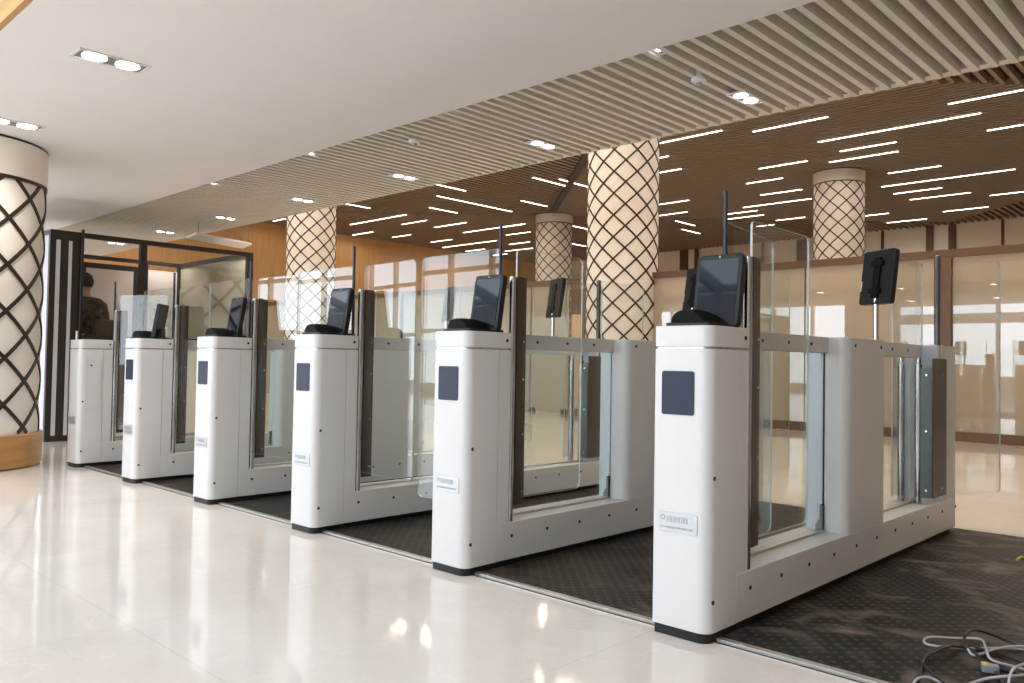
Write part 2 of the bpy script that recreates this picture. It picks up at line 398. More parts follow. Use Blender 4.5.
# ---- glass partition under a brown rail (y = 8.88)
PY = 8.88
struct(MB().box(XL, XR, PY - .05, PY + .05, 2.29, 2.385).build('trim_4', M['rail']))
struct(MB().box(-6.55, XR, PY - .04, PY + .04, 0, .12).build('baseboard_partition', M['rail']))
struct(MB().box(-1.70, -1.55, PY - .06, PY + .06, 0, 2.29).build('trim_5', M['rail']))
win = 0
for (x0, x1, mm, z0) in ((-6.5, -3.45, 'tanglass', .12), (-3.43, -1.71, 'tanglass', .12), (-1.54, 2.0, 'tanglass', .12), (2.02, XR, 'tanglass', .12),
                         (-8.65, -7.75, 'greenglass', .015), (-10.3, -8.68, 'greenglass', .015), (-12.0, -10.32, 'greenglass', .015), (-15.4, -12.02, 'greenglass', .015), (-19.5, -16.6, 'greenglass', .015), (XL, -19.53, 'greenglass', .015)):
    win += 1
    g = MB().box(x0, x1, PY - .006, PY + .006, z0, 2.29).build('window_%d' % win, M[mm], smooth=False); struct(g)
# glass door's floor clamps
mb = MB()
for xc in (-8.60, -7.84): mb.box(xc - .06, xc + .06, PY - .03, PY + .03, 0, .07)
struct(mb.build('trim_6', M['black']))
# wood door standing beside the big column
d = MB().box(-7.70, -7.20, PY - .03, PY + .02, 0, 2.2, 0).box(-7.66, -7.46, PY - .04, PY - .03, .1, 1.75, 1).build('door_1', [M['rail'], M['wood']]); struct(d)
MB().cyl((-7.32, PY - .08, .95), (-7.32, PY - .08, 1.2), .015, 10).cyl((-7.32, PY - .08, .97), (-7.32, PY - .03, .97), .008, 8).cyl((-7.32, PY - .08, 1.18), (-7.32, PY - .03, 1.18), .008, 8).build('door_handle', M['chrome'], d)

# ---- window facade behind the camera (seen only in reflections)
mb = MB()
XT = -10.6
mb.box(XL, XR, YF - .25, YF, 5.3, 6.9, 0).box(XL, XR, YF - .25, YF, 0, .25, 0)
mb.box(XT, XR, YF - .25, YF, 2.62, 2.98, 0).box(XT, XR, YF - .25, YF, 3.30, 5.3, 0).box(XT, XR, YF - .25, YF, .25, .7, 0)
x = XL
while x < XR:
    mb.box(x - .06, x + .06, YF - .2, YF - .05, .25, 5.3, 1); x += 1.7
mb.box(XL, XT, YF - .2, YF - .05, 1.75, 1.87, 1).box(XL, XT, YF - .2, YF - .05, 3.5, 3.62, 1)
struct(mb.build('wall_front', [M['wallwhite'], M['frame']], smooth=False))

# ---- rubber floor under the gates, aluminium edge strips
mt = MB().box(-5.75, 4.5, .088, 2.66, .0005, .008).build('rubber_floor_mat', M['rubber'], smooth=False)
tag(mt, 'dark studded rubber floor mat with dusty smears running under all the white gates', 'floor mat')
mb = MB().box(-5.75, 4.5, .062, .087, .0005, .010, 0).box(-5.75, 4.5, .050, .056, .0003, .0015, 1)
x = -5.6
while x < 4: mb.cyl((x, .075, .0095), (x, .075, .0115), .005, 8, m=2); x += .28
struct(mb.build('trim_7', [M['alu'], M['hole'], M['screw']]))
struct(MB().box(-5.75, 4.5, 2.662, 2.70, .0005, .009).build('trim_8', M['alu']))

# ------------------------------------------------------------------ columns
def column(x, y, zt, label, node, base=True, plain=.30):
    t = thing('lattice_column', label, 'column', (x, y, 0), 0, 'round lattice columns')
    R = .60
    MB().lathe([(R - .008, .26 if base else 0), (R - .008, zt)], 64).build('shaft', M['colstone'], t)
    if base: MB().lathe([(.60, 0), (.60, .012), (.625, .016), (.625, .255), (.62, .262), (.59, .264)], 64).build('base_ring', M['woodbase'], t)
    MB().lathe([(R - .01, zt - plain), (R + .006, zt - plain), (R + .006, zt - .02), (R - .01, zt - .02)], 64).build('top_band', M['colstone'], t)
    z0, z1 = (.27 if base else 0), zt - plain - .005
    mb = MB(); H, A, wdt = .1765, PI / 10, .0135
    # a lattice crossing as the photograph shows it, found on the shaft
    d = fw * FPX + r2 * (node[0] - 512) + u2 * (341.5 - node[1]); o = CAM - Vector((x, y, 0))
    qa, qb, qc = d.x ** 2 + d.y ** 2, o.x * d.x + o.y * d.y, o.x ** 2 + o.y ** 2 - R * R
    hit = o + d * ((-qb - math.sqrt(max(0, qb * qb - qa * qc))) / qa); ph, zn = math.atan2(hit.y, hit.x), hit.z
    for sgn in (-1, 1):
        for k in range(10):
            n = int((z1 - z0) / .045) + 1; q = []
            for i in range(n + 1):
                z = z0 + (z1 - z0) * i / n; th = k * 2 * A + ph + sgn * A * (z - zn) / H
                T = Vector((-math.sin(th) * R * A / H * sgn, math.cos(th) * R * A / H * sgn, 1)).normalized()
                N = Vector((math.cos(th), math.sin(th), 0)); S = T.cross(N).normalized()
                c = N * R + Vector((0, 0, z))
                q += [c + S * wdt - N * .012, c + S * wdt + N * .002, c - S * wdt + N * .002, c - S * wdt - N * .012]
            fs = []
            for i in range(n):
                a = i * 4
                for e in range(3): fs.append((a + e, a + e + 1, a + e + 5, a + e + 4))
            mb.add(q, fs)
    mb.lathe([(R - .01, z1 - .012), (R + .007, z1 - .012), (R + .007, z1 + .012), (R - .01, z1 + .012)], 64)
    mb.build('lattice', M['lattice'], t, smooth=False)
    MB().lathe([(R + .004, zt - .018), (R + .004, zt - .002)], 64).build('shadow_gap', M['lattice'], t)
    return t
column(-6.02, -.69, ZW, 'white lattice-clad round column on an oak plinth at the left edge', (9.4, 217.3))
column(-6.565, 8.81, ZB, 'large tan lattice column behind the middle gates, widest of the distant ones', (626, 159.7))
column(-16.0, 8.81, ZB, 'tan lattice column left of centre, before the honey wood wall', (308.6, 244.2))
column(-6.54, 17.73, ZB, 'tan lattice column rising behind the glass partition, above the nearest gate', (838.2, 193))
column(-15.81, 17.74, ZB, 'narrow far lattice column just left of the large central one', (554.7, 237))

# ------------------------------------------------------------------ gates
W, L, S = .2055, 2.59, 1.1073
GH = [  # shared meshes
    MB().cyl((0, 0, 0), (.0025, 0, 0), .0075, 12).mesh('bolt', M['hole']),
    MB().cyl((0, 0, 0), (.003, 0, 0), .0055, 10).mesh('screw', M['screw']),
]
def glass_panel(L_, z0, z1, r=.03):
    # upright sheet from the hinge along +x, rounded outer corners, pale polished edges
    return MB().prism(rrect(0, L_, z0, z1, (.004, r, r, .02)), -.004, .004, 'y', 0, 1)
LEAF_R = glass_panel(.455, .285, 1.372).mesh('glass', [M['glass'], M['edge']])
LEAF_L = glass_panel(.545, .215, 1.38).mesh('glass', [M['glass'], M['edge']])
LEAF_B = glass_panel(.47, .215, 1.465).mesh('glass', [M['glass'], M['edge']])
def gate(k, label, aR, aL, bR, bL):
    g = thing('barrier_gate', label, 'gate', (-k * S, 0, 0), 0, 'white automatic barrier gates')
    MB().prism(rrect(.004, W - .004, .004, .30, (.008, .038, 0, 0)), 0.0, .031).box(.02, W - .02, .30, L - .05, .0, .031).build('plinth', M['black'], g)
    fp = MB().prism(rrect(0, W, 0, .181, (.006, .040, 0, 0)), .031, .925).build('pillar', M['white'], g, .0015)
    MB().box(.002, W - .001, .183, .254, .19, .925).build('pillar_cover', M['white'], g, .0015)
    MB().prism(rrect(.004, W - .004, .004, .25, (.006, .040, .003, .003)), .922, .934).build('seam_strip', M['seam'], g)
    MB().prism(rrect(0, W, 0, .255, (.006, .040, .004, .004)), .932, 1.0).build('cap', M['white'], g, .003)
    if k < 5:
        MB().prism(rrect(.030, .150, .712, .853, .008), -.003, .004, 'y').build('reader_window', M['navy'], g)
    npl = MB().prism(rrect(.024, .166, .333, .397, .007), -.0025, .003, 'y').build('nameplate', M['plate'], g)
    mb = MB(); rnd = random.Random(3)
    n = 14
    for i in range(n):     # emblem ring
        a0, a1 = 2 * PI * i / n, 2 * PI * (i + 1) / n
        mb.box(.040 + .007 * math.cos(a0) - .0015, .040 + .007 * math.cos(a0) + .0015, -.0032, -.002, .379 + .007 * math.sin(a0) - .0015, .379 + .007 * math.sin(a0) + .0015)
    xx = .055
    while xx < .135:       # worn upright strokes, too faint to read
        wv = rnd.uniform(.0012, .0022); mb.box(xx, xx + wv, -.0032, -.002, .366, .385); xx += rnd.uniform(.004, .008)
    xx = .034
    while xx < .15:
        wv = rnd.uniform(.0012, .0025); mb.box(xx, xx + wv, -.0032, -.002, .345, .352); xx += rnd.uniform(.003, .006)
    mb.build('engraving', M['platedark'], npl)
    MB().prism(rrect(.0, W, .181, L, (0, 0, .02, .02)), .032, .19).build('base_beam', M['white'], g, .002)
    MB().box(.088, .112, .33, 1.10, .19, .199).build('glazing_channel', M['alu'], g)
    MB().box(.088, .112, 1.50, 2.26, .19, .199).build('glazing_channel', M['alu'], g)
    MB().box(.075, .122, .254, 1.118, .933, 1.0).build('rail', M['white'], g, .002)
    MB().box(.083, .130, 1.495, 2.336, .933, 1.0).build('rail', M['white'], g, .002)
    MB().prism(rrect(.108, W, 1.10, 1.508, (.004, .045, .004, .004)), .19, 1.0).build('pillar', M['white'], g, .002)
    MB().prism(rrect(.010, .106, 1.112, 1.50, (.04, .0, .0, .04)), .19, .998).build('motor_housing', M['white2'], g, .002)
    MB().prism([(.078, .19), (.1075, .19), (.1075, .303), (.095, .303), (.095, .24), (.086, .235), (.086, .222), (.078, .222)], 1.086, 1.111, 'y').build('hinge_bracket', M['gunmetal'], g)
    MB().prism(rrect(.30, 1.112, .196, .936, 0), .096, .104, 'x', 0, 1).build('window_pane', [M['glass'], M['edge']], g, smooth=False)
    MB().prism(rrect(1.5, 2.16, .196, .936, 0), .100, .108, 'x', 0, 1).build('window_pane', [M['glass'], M['edge']], g, smooth=False)
    MB().prism(rrect(0, W, 2.41, L, (0, 0, .02, .02)), .1902, 1.0).build('pillar', M['white'], g, .003)
    MB().box(.002, W - .001, 2.338, 2.408, .19, 1.0).build('pillar_cover', M['white'], g, .0015)
    # front door hinges
    MB().lathe([(.0165, .19), (.0165, 1.235), (.014, 1.245), (.006, 1.250)], 16, (.186, .277)).build('hinge_tube', M['chrome'], g)
    cp = MB().prism([(.187, .299), (.195, .300), (.187, .366), (.179, .365)], .257, 1.247).build('clamp_plate', M['bronze'], g)
    for z in (.31, .56, .80, .965): inst('screw', GH[1], cp, (.1885, .348, z), (0, 0, D(7)))
    MB().lathe([(.0075, 1.0), (.0075, 1.485), (.004, 1.489)], 12, (.088, .298)).build('hinge_pole', M['blue_pole'], g)
    MB().lathe([(.016, 1.0), (.016, 1.01), (.008, 1.012)], 12, (.088, .298)).build('pole_foot', M['gunmetal'], g)
    # front leaves
    inst('glass_leaf', LEAF_R, g, (.186, .300, 0), (0, 0, aR))
    inst('glass_leaf', LEAF_L, g, (.088, .306, 0), (0, 0, aL))
    # rear doors
    for x in (.052, .135):
        MB().lathe([(.017, .19), (.017, .90), (.013, .905), (.013, .934)], 16, (x, 2.195)).build('hinge_tube', M['chrome'], g)
    p1 = MB().prism(rrect(2.185, 2.408, .222, .93, (.02, .02, .003, .003)), W - .0005, W + .004, 'x').build('clamp_plate', M['bronze'], g)
    p2 = MB().box(.150, W, 2.181, 2.187, .222, .88).build('clamp_plate', M['gunmetal'], g)
    for z in (.26, .56, .845):
        inst('screw', GH[1], p1, (W + .004, 2.32, z)); inst('screw', GH[1], p2, (.178, 2.181, z), (0, 0, -PI / 2))
    MB().box(.13, W - .002, 2.26, 2.337, .89, 1.0).build('rail_bracket', M['white2'], g, .002)
    MB().lathe([(.015, .93), (.015, 1.465), (.006, 1.47)], 14, (.19, 2.312)).build('hinge_tube', M['gunmetal'], g)
    inst('glass_leaf', LEAF_B, g, (.19, 2.332, 0), (0, 0, bR))
    inst('glass_leaf', LEAF_B, g, (.02, 2.155, 0), (0, 0, bL))
    # dark bolt sockets
    for i in range(11): inst('bolt', GH[0], g, (W - .0005, .275 + .2305 * i, .131 + .0008 * i))
    for y, z in ((.032, .515), (.030, .127)): inst('bolt', GH[0], g, (W - .0025, y + .004, z))
    inst('bolt', GH[0], g, (W - .0005, .228, .966))
    for y in (.514, .73, .934): inst('bolt', GH[0], g, (.1215, y, .968))
    for y in (1.176, 1.468): inst('bolt', GH[0], g, (W - .0005, y, .967))
    for y in (1.62, 1.83, 2.05): inst('bolt', GH[0], g, (.1295, y, .968))
    if k == 5:
        sp = MB().prism(rrect(.045, .165, .45, .86, .004), W - .0005, W + .004, 'x').build('service_panel', M['white'], g)
        MB().cyl((W, .09, .80), (W + .005, .09, .80), .008, 12).build('lock', M['gunmetal'], sp)
    return g
D = math.radians
ANG = [(D(90), D(99.5), D(67), D(90)), (D(90), D(180), D(80), D(95)), (D(-3), D(181), D(85), D(95)), (D(2), D(181), D(85), D(95)), (D(1), D(180), D(85), D(95)), (D(38), D(120), D(85), D(95))]
GL = ['white barrier gate nearest the camera, beside the tangle of cables',
      'second white barrier gate from the cable tangle, across the first open lane',
      'third white barrier gate from the cable tangle, its right glass leaf swung shut',
      'fourth white barrier gate from the cable tangle, before the left lattice column',
      'fifth white barrier gate from the cable tangle, with its tablet turned edge-on',
      'farthest white barrier gate, no tablet on top, next to the dark booth']
for k in range(6): gate(k, GL[k], *ANG[k])

# ---- tablets and document readers on the gate caps
ORD = ['nearest gate', 'second gate from the cables', 'third gate from the cables', 'fourth gate from the cables', 'fifth gate from the cables', 'farthest gate']
def tablet(x, y, z, rz, tilt, w, h, label, back=False, post=0.0, grp='tablets'):
    t = thing('touch_tablet', label, 'tablet', (x, y, z), rz, grp)
    R = Matrix.Translation((0, 0, post)) @ Matrix.Rotation(-tilt, 4, 'X')
    sgn = -1 if not back else 1
    MB().prism(rrect(-w / 2, w / 2, 0, h, .016), -.014, .014, 'y').xf(R).build('housing', M['black'], t, .003)
    f0, f1 = (-.0155, -.0135) if not back else (.0135, .0155)
    MB().prism(rrect(-w / 2 + .014, w / 2 - .014, .018, h - .018, .005), f0, f1, 'y').xf(R).build('screen', M['screen'], t)
    yc = -.016 if not back else .016
    MB().cyl((0, yc, h - .010), (0, yc * .85, h - .010), .004, 10).xf(R).build('camera_lens', M['grey'], t)
    if back:
        mb = MB().box(-.02, .02, -.022, -.013, .03, h - .04)
        for zz in (.065, h - .07): mb.box(-.035, .035, -.026, -.013, zz - .012, zz + .012)
        mb.xf(R).build('mounting_bracket', M['hood'], t)
        MB().box(-w / 2 + .004, -w / 2 + .012, -.0165, -.013, .07, .12).xf(R).build('status_light', M['screw'], t)
        MB().cyl((0, 0, 0), (0, .0, post + .03), .013, 14).cyl((0, 0, 0), (0, 0, .008), .024, 16).build('post', M['chrome'], t)
    else:
        MB().prism(rrect(-.05, .05, -.02, .07, .01), 0, .012).build('foot', M['black'], t)
        MB().box(-.03, .03, .012, .05, .008, .07).build('stand', M['black'], t)
    return t
for k in range(5):
    rz = (0, 0, 0, D(-4), D(-42))[k]
    tablet(-k * S + .130, .165, 1.0, rz, D(9), .172, .25, 'black touchscreen tablet propped facing out on the ' + ORD[k], grp='front tablets')
    t = thing('document_reader', 'black hooded document reader in front of the tablet on the ' + ORD[k], 'document reader', (-k * S + .098, .088, 1.0), 0, 'document readers')
    MB().prism(rrect(-.082, .092, -.062, .065, .02), 0, .012).build('base', M['black'], t, .002)
    pf = [(-.066, .0135), (-.064, .026), (-.054, .042), (-.038, .052), (-.016, .0565), (.008, .056), (.030, .050), (.050, .038), (.068, .024), (.080, .0135)]
    n = len(pf); mb = MB(); q = []
    for yy, sc, dz in ((-.058, .80, .004), (-.050, .95, 0), (-.02, 1, 0), (.03, 1, 0), (.055, .93, 0)):
        q += [(px_ * sc, yy, max(.0125, .0125 + (pz - .0125) * sc + dz * (1 if 0 < i < n - 1 else 0))) for i, (px_, pz) in enumerate(pf)]
    fs = []
    for j in range(4):
        for i in range(n): fs.append((j * n + i, j * n + (i + 1) % n, (j + 1) * n + (i + 1) % n, (j + 1) * n + i))
    fs += [tuple(range(n))[::-1], tuple(range(4 * n, 5 * n))]
    mb.add(q, fs).build('hood', M['hood'], t)
    MB().prism(rrect(-.045, .065, -.0615, -.0585, .001), .002, .010).build('scan_slot', M['screen'], t)
    tablet(-k * S + .036, 2.0 if k else 1.88, 1.0, D(-24), D(8), .20, .275,
           'black tablet with its back turned, on a post behind the ' + ORD[k], True, .19, 'rear tablets')

# ------------------------------------------------------------------ ceiling lights
def downlight(x, y, z, label, grp, ln=.38, wd=.17, power=50):
    t = thing('recessed_downlight', label, 'ceiling light', (x, y, z), 0, grp)
    fr = MB().box(-wd / 2, wd / 2, -ln / 2, ln / 2, -.006, -.001)
    fr = MB(); a, b = wd / 2, ln / 2; i = .014
    for bx in ((-a, a, -b, -b + i), (-a, a, b - i, b), (-a, -a + i, -b + i, b - i), (a - i, a, -b + i, b - i)): fr.box(*bx, -.007, -.0005)
    fr.build('frame', M['lampring'], t)
    MB().box(-a + i, a - i, -b + i, b - i, -.003, -.0005).build('recess', M['lampin'], t)
    r = min(a - i - .008, (b - i) / 2 - .01)
    for s in (-1, 1):
        MB().lathe([(r, -.004), (r, -.0065), (r * .8, -.009), (r * .4, -.0105)], 24, (0, s * (b - i) / 2)).build('lamp', M['lamp'], t)
    ld = bpy.data.lights.new('downlight', 'SPOT'); ld.energy = power; ld.color = (1, .93, .84); ld.spot_size = D(125); ld.spot_blend = 1; ld.shadow_soft_size = .06
    lo = bpy.data.objects.new('downlight_beam', ld); COL.objects.link(lo); lo.parent = t; lo.location = (0, 0, -.03)
    return t
NTH = ['first', 'second', 'third', 'fourth', 'fifth', 'sixth', 'seventh', 'eighth', 'ninth', 'tenth', 'eleventh', 'twelfth', 'thirteenth', 'fourteenth', 'fifteenth', 'sixteenth', 'seventeenth', 'eighteenth', 'nineteenth', 'twentieth',
       'twenty-first', 'twenty-second', 'twenty-third', 'twenty-fourth', 'twenty-fifth', 'twenty-sixth', 'twenty-seventh', 'twenty-eighth', 'twenty-ninth', 'thirtieth']
downlight(-3.23, -.58, ZW, 'double recessed downlight in the smooth white ceiling, the one fully in view', 'white ceiling downlights')
downlight(-5.05, -.58, ZW, 'double recessed downlight in the white ceiling beside the left column', 'white ceiling downlights')
for i in range(7):
    downlight(-.93 - 1.685 * i, 2.36, ZW + .03, NTH[i] + ' double downlight along the cream slats, counting from the right', 'slat ceiling downlights', .28, .13)
for i in range(4):
    downlight(-.92 - 1.685 * i, Y1 + .055, ZW + .05, NTH[i] + ' slim downlight along the white ceiling edge, counting from the right', 'edge downlights', .26, .08, 6)
for (x, y, lb) in ((-.965, 1.86, 'small white smoke detector between the cream slats near their right end'), (-3.27, 1.63, 'small white smoke detector far along the cream slats')):
    t = thing('smoke_detector', lb, 'smoke detector', (x, y, ZW + .03), 0, 'smoke detectors')
    MB().lathe([(.03, .05), (.03, .0), (.045, -.004), (.045, -.02), (.03, -.03)], 20).build('body', M['lampring'], t)
    MB().lathe([(.018, -.03), (.016, -.045), (.006, -.048)], 16).build('sensor', M['grey'], t)

TUBES = [(-7.6, 12.56, 1.5, 0), (-5.65, 13.05, 1.55, 0), (-4.2, 14.65, 3.1, 0), (-5.1, 15.68, 1.2, 0), (-5.5, 16.48, 1.54, 0), (-1.4, 13.7, 3.1, 0), (-1.32, 15.97, 3.1, 0),
         (-7.2, 16.03, 1.2, 0), (-8.3, 17.31, 1.0, 0), (-8.6, 18.88, 1.2, 0), (-5.03, 18.45, 1.2, 0), (-4.75, 19.88, 3.07, 0), (-5.74, 20.97, 1.22, 0), (-5.5, 22.06, 1.55, 0),
         (-3.7, 22.8, 1.5, 0), (-5.5, 24.5, 1.22, 0), (-7.46, 25.45, 1.22, 0), (-8.93, 20.2, 1.23, 0), (-10.0, 20.2, .84, 0), (-10.83, 20.88, 1.04, 0), (-11.15, 21.67, 1.3, 0),
         (-10.17, 22.85, .98, 0), (-11.36, 23.52, .62, 0), (-7.8, 23.77, .72, 0), (-9.4, 13.61, 1.2, 0), (-10.0, 14.84, 1.55, 0), (-11.7, 18.24, 1.2, 0), (-12.7, 19.77, 1.2, 0),
         (-13.23, 21.49, 1.2, 1), (-13.97, 23.08, 1.2, 1), (-12.65, 13.87, 1.3, 1), (-14.93, 15.8, 1.17, 1), (-12.25, 14.4, 1.2, 1), (-16.55, 19.8, 1.2, 1), (-19.23, 23.2, 1.1, 1),
         (-18.1, 18.24, 1.0, 0), (-19.18, 19.61, 1.22, 0), (-20.8, 21.4, 1.12, 0), (-22.1, 22.75, 1.6, 0),
         (-19.47, 12.5, 1.2, 1), (-15.22, 12.6, 1.3, 1), (-16.36, 14.75, 3.14, 1), (-17.9, 14.8, 1.18, 1), (-23.7, 12.4, .8, 0), (-21.0, 14.53, 3.12, 0), (-23.85, 16.0, 1.28, 0), (-20.4, 15.65, 1.34, 0),
         (-23.15, 17.3, 1.12, 0), (-19.8, 16.78, 1.66, 0), (-19.1, 18.22, 3.11, 0), (-22.85, 19.06, 1.24, 0), (-22.65, 20.36, 3.17, 0), (-23.7, 21.73, 1.18, 0), (-23.84, 23.4, .87, 0)]
TM = {}
def px(p):
    d = Vector(p) - CAM; z = d.dot(fw); return 512 + FPX * d.dot(r2) / z, 341.5 - FPX * d.dot(u2) / z
info = []
for (x, y, l, v) in TUBES:
    u, vv = px((x, y, ZB - .03)); zone = 'right of the central column' if u > 623 else ('between both central columns' if u > 553 else 'left of the far column')
    dirn = 'lengthwise' if v else 'crosswise'
    info.append([zone, dirn, vv, u, (x, y, l, v)])
for key in sorted({(i[0], i[1]) for i in info}):
    grp = sorted([i for i in info if (i[0], i[1]) == key], key=lambda i: (round(i[2], 1), i[3]))
    for n, it in enumerate(grp):
        x, y, l, v = it[4]
        rank = 'topmost' if n == 0 else (NTH[n] + ' from top')
        one = 'only' if len(grp) == 1 else rank
        size = 'long' if l > 2.5 else 'short'
        t = thing('linear_ceiling_light', '%s %s light tube, %s of those %s' % (size, key[1], one, key[0]), 'ceiling light', (x, y, ZB), PI / 2 * v, 'warm linear ceiling lights')
        kk = round(l, 2)
        if kk not in TM:
            TM[kk] = (MB().box(-l / 2, l / 2, -.027, .027, -.012, .10).mesh('housing', M['tubebody'], False),
                      MB().prism(rrect(-.026, .026, -.019, -.0125, (.004, .004, 0, 0)), -l / 2 + .004, l / 2 - .004, 'x').mesh('diffuser', M['tube']))
        inst('housing', TM[kk][0], t); inst('diffuser', TM[kk][1], t)
        ld = bpy.data.lights.new('tube_or_fill_light', 'SPOT'); ld.energy = 17 * l; ld.color = (1, .86, .70); ld.spot_size = D(172); ld.spot_blend = .6; ld.shadow_soft_size = .024
        lo = bpy.data.objects.new('tube_or_fill_light', ld); COL.objects.link(lo); lo.parent = t; lo.location = (0, 0, -.045)

# unseen tube-shaped fill lamps added to brighten the hall behind the cream strip
for i in range(8):
    for j, y in enumerate((4.6, 7.2, 10.6)):
        ld = bpy.data.lights.new('tube_or_fill_light', 'AREA'); ld.shape = 'RECTANGLE'; ld.size = 3.1; ld.size_y = .07; ld.energy = 54; ld.color = (1, .86, .70)
        lo = bpy.data.objects.new('tube_or_fill_light', ld); COL.objects.link(lo); lo.location = (-21.5 + 3.7 * i + (1.2, 0, 2.0)[j], y, ZB - .04)

# ------------------------------------------------------------------ booth at the left
bo = thing('glazed_booth', 'dark-framed glazed booth with a striped black end panel, behind the farthest gate', 'booth', (-7.6, .44, 0))
def bx(name, x0, x1, y0, y1, z0, z1, m, par=bo): return MB().box(x0 + 7.6, x1 + 7.6, y0 - .44, y1 - .44, z0, z1).build(name, M[m], par, smooth=False)
BZ = 2.155
for (x, y) in ((-7.6, 2.64), (-9.5, 2.64), (-9.5, .47), (-7.6, 1.375)): bx('post', x - .03, x + .03, y - .035, y + .035, 0, BZ - .05, 'darkframe')
bx('roof_rail', -7.63, -7.57, .44, 2.675, BZ - .05, BZ, 'darkframe')
bx('roof_rail', -9.53, -9.47, .44, 2.675, BZ - .05, BZ, 'darkframe')
bx('roof_rail', -9.47, -7.63, 2.615, 2.675, BZ - .05, BZ, 'darkframe')
bx('roof_rail', -9.47, -7.63, .44, .49, BZ - .05, BZ, 'darkframe')
sp = bx('striped_panel', -7.625, -7.575, .44, .755, 0, BZ - .05, 'darkframe')
for y0, y1 in ((.497, .537), (.615, .648)): bx('stripe', -7.575, -7.572, y0, y1, .06, BZ - .1, 'stripewhite', sp)
bx('side_wall', -9.47, -7.625, .445, .485, 0, BZ - .05, 'stripewhite')
MB().cyl((.045, .30, 0), (.045, .30, BZ + .03), .016, 10).build('cable_post', M['black'], bo)
MB().cyl((.06, .265, 1.0), (.06, .265, 1.13), .012, 10).build('wooden_handle', M['panel'], bo)
bx('low_panel', -7.62, -7.58, .755, 2.605, .02, 1.05, 'desk')
bx('sill_rail', -7.625, -7.575, .755, 2.605, 1.05, 1.09, 'darkframe')
bx('glass_pane', -7.604, -7.596, .76, 1.335, 1.09, BZ - .05, 'boothclear')
bx('glass_pane', -7.604, -7.596, 1.415, 2.60, 1.09, BZ - .05, 'boothclear')
dr = bx('booth_door', -9.52, -9.48, 1.32, 2.10, .01, 2.06, 'darkframe')
bx('frosted_panel', -9.479, -9.470, 1.43, 2.01, .15, 1.99, 'pink', dr)
bx('wall_panel', -9.51, -9.49, .51, 1.31, 0, BZ - .05, 'pink')
bx('wall_panel', -9.51, -9.49, 2.20, 2.60, .1, 2.04, 'pink')
bx('post', -9.53, -9.47, 2.11, 2.20, 0, BZ - .05, 'darkframe')
bx('glass_pane', -9.465, -7.635, 2.635, 2.645, 1.12, BZ - .05, 'boothglass')
bx('sill_rail', -9.465, -7.635, 2.61, 2.67, 1.05, 1.12, 'darkframe')
bx('low_panel', -9.465, -7.635, 2.63, 2.65, .02, 1.05, 'desk')
dk = thing('counter_desk', 'pale counter inside the booth behind the fourth and fifth gates', 'desk', (-8.6, 2.25, 0))
MB().box(-.45, .75, -.28, .30, 1.0, 1.04).build('worktop', M['desk'], dk, .004)
MB().box(-.42, .72, .24, .28, 0, 1.0).build('modesty_panel', M['desk'], dk)
for sx in (-.42, .68): MB().box(sx, sx + .04, -.25, .24, 0, 1.0).build('leg', M['desk'], dk)
ch = thing('high_back_chair', 'brown high-backed chair in the booth beside the person in camouflage', 'chair', (-7.97, 1.15, 0))
MB().prism(rrect(-.12, .12, .62, 1.27, .04), -.035, .035, 'y').xf(Matrix.Rotation(PI / 2 - .3, 4, 'Z') @ Matrix.Translation((0, -.2, 0))).build('backrest', M['chair'], ch, .01)
MB().prism(rrect(-.2, .2, -.2, .2, .06), .52, .60).build('seat', M['chair'], ch, .01)
MB().cyl((0, 0, .08), (0, 0, .52), .03, 12).build('gas_column', M['black'], ch)
for i in range(5):
    a = 2 * PI * i / 5
    MB().cyl((0, 0, .09), (.24 * math.cos(a), .24 * math.sin(a), .055), .02, 8, .014).cyl((.24 * math.cos(a), .24 * math.sin(a) - .012, .027), (.24 * math.cos(a), .24 * math.sin(a) + .012, .027), .027, 12).build('leg', M['black'], ch)
# slim pale panel hanging over the booth
wg = thing('hanging_panel', 'slim pale metal panel hanging above the booth roof', 'panel', (-8.28, 2.60, 2.36), D(17))
MB().prism(rrect(-.09, .09, -.46, .46, .01), -.014, .014).xf(Matrix.Rotation(D(-14), 4, 'Y')).build('casing', M['silver'], wg, .003)
for yy in (-.35, .35): MB().cyl((0, yy, .01), (0, yy, .185), .006, 8).build('hanger', M['grey'], wg)

# ------------------------------------------------------------------ person in the booth
pr = thing('person', 'person in a brown camouflage jacket seen from behind, standing in the booth', 'person', (-8.52, 1.12, 0), D(200)); pr.scale = (1.03,) * 3
def skin_body(name, V, E, root, mtl, parent, sub=2):
    me = bpy.data.meshes.new(name); me.from_pydata([v[:3] for v in V], E, [])
    o = bpy.data.objects.new(name, me); COL.objects.link(o); o.parent = parent
    o.modifiers.new('skin', 'SKIN')
    sv = me.skin_vertices
    if not sv: 
        bm = bmesh.new(); bm.from_mesh(me); bm.verts.layers.skin.verify(); bm.to_mesh(me); bm.free(); sv = me.skin_vertices
    for i, v in enumerate(V): sv[0].data[i].radius = v[3] if isinstance(v[3], tuple) else (v[3], v[3]); sv[0].data[i].use_root = (i == root)
    s = o.modifiers.new('sub', 'SUBSURF'); s.levels = s.render_levels = sub
    me.materials.append(mtl); return o
